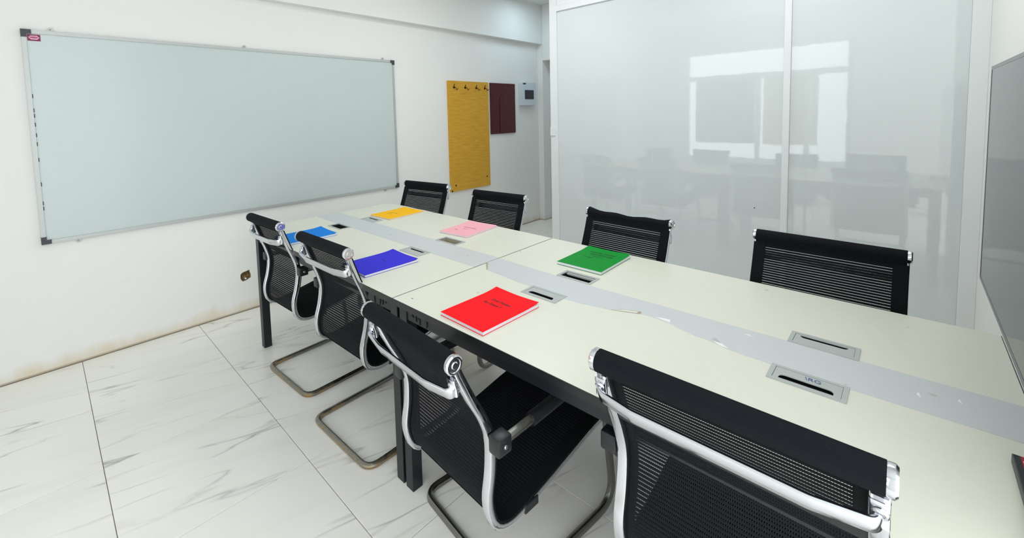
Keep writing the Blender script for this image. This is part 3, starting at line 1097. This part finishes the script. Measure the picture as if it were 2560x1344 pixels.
# ================================================================== WALL-MOUNTED THINGS
# whiteboard
BX0, BX1, BZ0, BZ1 = -0.5813, 1.8332, 0.7542, 1.9672
wbd = empty('whiteboard', ((BX0 + BX1) / 2, -0.001, (BZ0 + BZ1) / 2), 0, 'large aluminium framed whiteboard on the left wall', 'whiteboard')
hw_, hh_ = (BX1 - BX0) / 2, (BZ1 - BZ0) / 2
MB().box(-hw_ + 0.008, hw_ - 0.008, -0.014, -0.004, -hh_ + 0.008, hh_ - 0.008).build('writing_surface', MT['board'], wbd)
FR = 0.019
def rail_sec():
    return [(-FR / 2, -0.009), (-FR / 2, 0.006), (-FR * 0.3, 0.010), (FR * 0.1, 0.010), (FR * 0.2, 0.007), (FR / 2, 0.005), (FR / 2, -0.009)]
for a, b_, nv in (((-hw_ + .02, -.011, hh_ - FR / 2), (hw_ - .02, -.011, hh_ - FR / 2), (0, 0, -1)),
                  ((hw_ - .02, -.011, -hh_ + FR / 2), (-hw_ + .02, -.011, -hh_ + FR / 2), (0, 0, 1)),
                  ((hw_ - FR / 2, -.011, hh_ - .02), (hw_ - FR / 2, -.011, -hh_ + .02), (-1, 0, 0)),
                  ((-hw_ + FR / 2, -.011, -hh_ + .02), (-hw_ + FR / 2, -.011, hh_ - .02), (1, 0, 0))):
    MB().sweep([a, Vector(a).lerp(Vector(b_), 0.5), b_], rail_sec(), nv).build('frame_rail', MT['alloy'], wbd)
for sx in (-1, 1):
    for sz in (-1, 1):
        c = MB()
        x_, z_ = sx * hw_, sz * hh_
        poly = [(x_ + sx * .002, z_ + sz * .002), (x_ - sx * .040, z_ + sz * .002), (x_ - sx * .040, z_ - sz * .021), (x_ - sx * .021, z_ - sz * .021), (x_ - sx * .021, z_ - sz * .040), (x_ + sx * .002, z_ - sz * .040)]
        c.prism(poly, 'y', -0.0245, -0.001)
        c.build('corner_cap', MT['cap'], wbd)
def hanger(x, z, s):
    out = [(x - .012, z), (x + .012, z)] + [(x + .0115 * math.cos(a), z + s * (.012 + .0115 * math.sin(a))) for a in [k * math.pi / 8 for k in range(9)]]
    hl = [(x + .0045 * math.cos(a), z + s * (.012 + .0045 * math.sin(a))) for a in [k * math.pi / 4 for k in range(8)]]
    h_ = MB().plate(out, [hl], 'y', -0.006, -0.003).build('hanger', MT['alloy'], wbd)
    MB().lathe((x, -0.006, z + s * .012), (0, -1, 0), [(0, .0042), (.002, .003)], 10).build('screw', MT['chip'], h_)
for x in (-0.465, 0.545, 1.72):
    hanger(x - (BX0 + BX1) / 2, hh_, 1)
for x in (-0.43, 1.69):
    hanger(x - (BX0 + BX1) / 2, -hh_, -1)
stk = MB().box(-0.5585 - (BX0 + BX1) / 2, -0.5070 - (BX0 + BX1) / 2, -0.0152, -0.0142, 1.9075 - 1.3607, 1.9435 - 1.3607).build('sticker', MT['sticker'], wbd)
cx_, cz_ = -0.5328 - (BX0 + BX1) / 2, 1.9265 - 1.3607
hexa = [(cx_ - .022, cz_), (cx_ - .012, cz_ + .010), (cx_ + .012, cz_ + .010), (cx_ + .022, cz_), (cx_ + .012, cz_ - .011), (cx_ - .012, cz_ - .011)]
MB().prism(hexa, 'y', -0.0158, -0.0151).build('emblem', MT['stickerlogo'], stk)
MB().prism([(cx_ + .018 * math.cos(a), cz_ + .0065 * math.sin(a)) for a in [k * math.pi / 8 for k in range(16)]], 'y', -0.0161, -0.0157).build('emblem', MT['stickermid'], stk)
# dried glue along the left rail
gl = MB()
for z in (1.60, 1.52, 1.49, 1.44, 1.38, 1.33, 1.24, 1.10, 0.99, 0.96):
    gl.box(BX0 + FR - .002 - (BX0 + BX1) / 2, BX0 + FR + .004 - (BX0 + BX1) / 2, -0.0175, -0.014, z - 1.3607 - .012, z - 1.3607 + .010)
gl.build('glue_marks', MT['cap'], wbd, kind='stuff')

# yellow hook board
hbd = empty('hook_board', (2.803, -0.001, 1.205), 0, 'tall yellow wood-look board with four brass hooks on the wall', 'hook board')
MB().box(-0.307, 0.307, -0.022, 0, -0.600, 0.602, 0.0015).build('board', MT['wood'], hbd)
for x in (-0.225, -0.060, 0.110, 0.247):
    hk = MB()
    hk.lathe((x, -0.022, 0.532), (0, -1, 0), [(0, .013), (.003, .013), (.005, .008)], 14)
    pth = fillet([(x, -.024, .532), (x, -.050, .530), (x + .012, -.056, .500), (x + .028, -.060, .520)], .012, 5)
    hk.sweep(pth, rrect(.007, .007, .002, 1), (0, 0, 1))
    hk.sweep(fillet([(x, -.024, .545), (x - .004, -.036, .560), (x - .002, -.040, .566)], .006, 3), rrect(.007, .007, .002, 1), (1, 0, 0))
    hk.build('coat_hook', MT['darkmetal'], hbd, smooth=40)
for x, z in ((-0.235, -0.535), (0.252, -0.490), (-0.290, -0.592)):
    MB().lathe((x, -0.0215, z), (0, -1, 0), [(0, .011), (.002, .009), (.003, .004)], 12).build('screw', MT['darkmetal'], hbd)

# maroon cabinet door sample
cd = empty('cabinet_door_panel', (3.371, -0.001, 1.504), 0, 'dark maroon cabinet door panel with arched moulding beside the yellow board', 'door panel')
MB().box(-0.220, 0.220, -0.018, 0, -0.302, 0.302, 0.002).build('board', MT['maroon'], cd)
mpath = [(-0.050, -0.0185, -0.296), (-0.050, -0.0185, 0.120), (-0.010, -0.0185, 0.150), (0.06, -0.0185, 0.185), (0.130, -0.0185, 0.197), (0.215, -0.0185, 0.197)]
MB().sweep(fillet(mpath, .03, 5), [(-.020, -.004), (-.012, .006), (-.003, .012), (.004, .002), (.012, .010), (.020, -.004)], (1, 0, 0)).build('moulding', MT['maroon'], cd, smooth=50)

# breaker box
eb_ = empty('breaker_box', (3.815, -0.001, 1.684), 0, 'small grey electrical breaker box with dark window near the corner', 'breaker box')
MB().box(-0.138, 0.138, -0.062, 0, -0.144, 0.144, 0.006).build('housing', MT['box'], eb_)
wn = MB().box(-0.085, 0.092, -0.066, -0.060, -0.065, 0.050, 0.002).build('smoked_window', MT['smoke'], eb_)
for z in (0.012, -0.010, -0.030):
    MB().box(-0.06, 0.065, -0.0668, -0.0655, z - .003, z + .003).build('breaker_row', MT['cap'], wn)
MB().box(-0.120, -0.062, -0.0632, -0.0615, 0.120, 0.138).build('maker_plate', MT['smoke'], eb_)

# wall screen
SCX, SCZ = 1.185, 1.1635
tv = empty('wall_screen', (SCX, FRONT, SCZ), 0, 'large dark glossy wall screen mounted at the end of the table', 'screen')
hx_, hz_ = 0.716, 0.402
MB().box(-hx_ + .004, hx_ - .004, 0.030, 0.062, -hz_ + .004, hz_ - .004, .003).build('housing', MT['plastic'], tv)
MB().plate([(-hx_, -hz_), (hx_, -hz_), (hx_, hz_), (-hx_, hz_)], [[(-hx_ + .010, -hz_ + .012), (hx_ - .010, -hz_ + .012), (hx_ - .010, hz_ - .012), (-hx_ + .010, hz_ - .012)]], 'y', 0.058, 0.0705).build('bezel', MT['bezel'], tv)
MB().box(-hx_ + .009, hx_ - .009, 0.060, 0.0695, -hz_ + .011, hz_ - .011).build('screen_glass', MT['screen'], tv)
MB().box(-0.25, 0.25, 0.0, 0.032, -0.2, 0.2).build('wall_bracket', MT['frame'], tv)
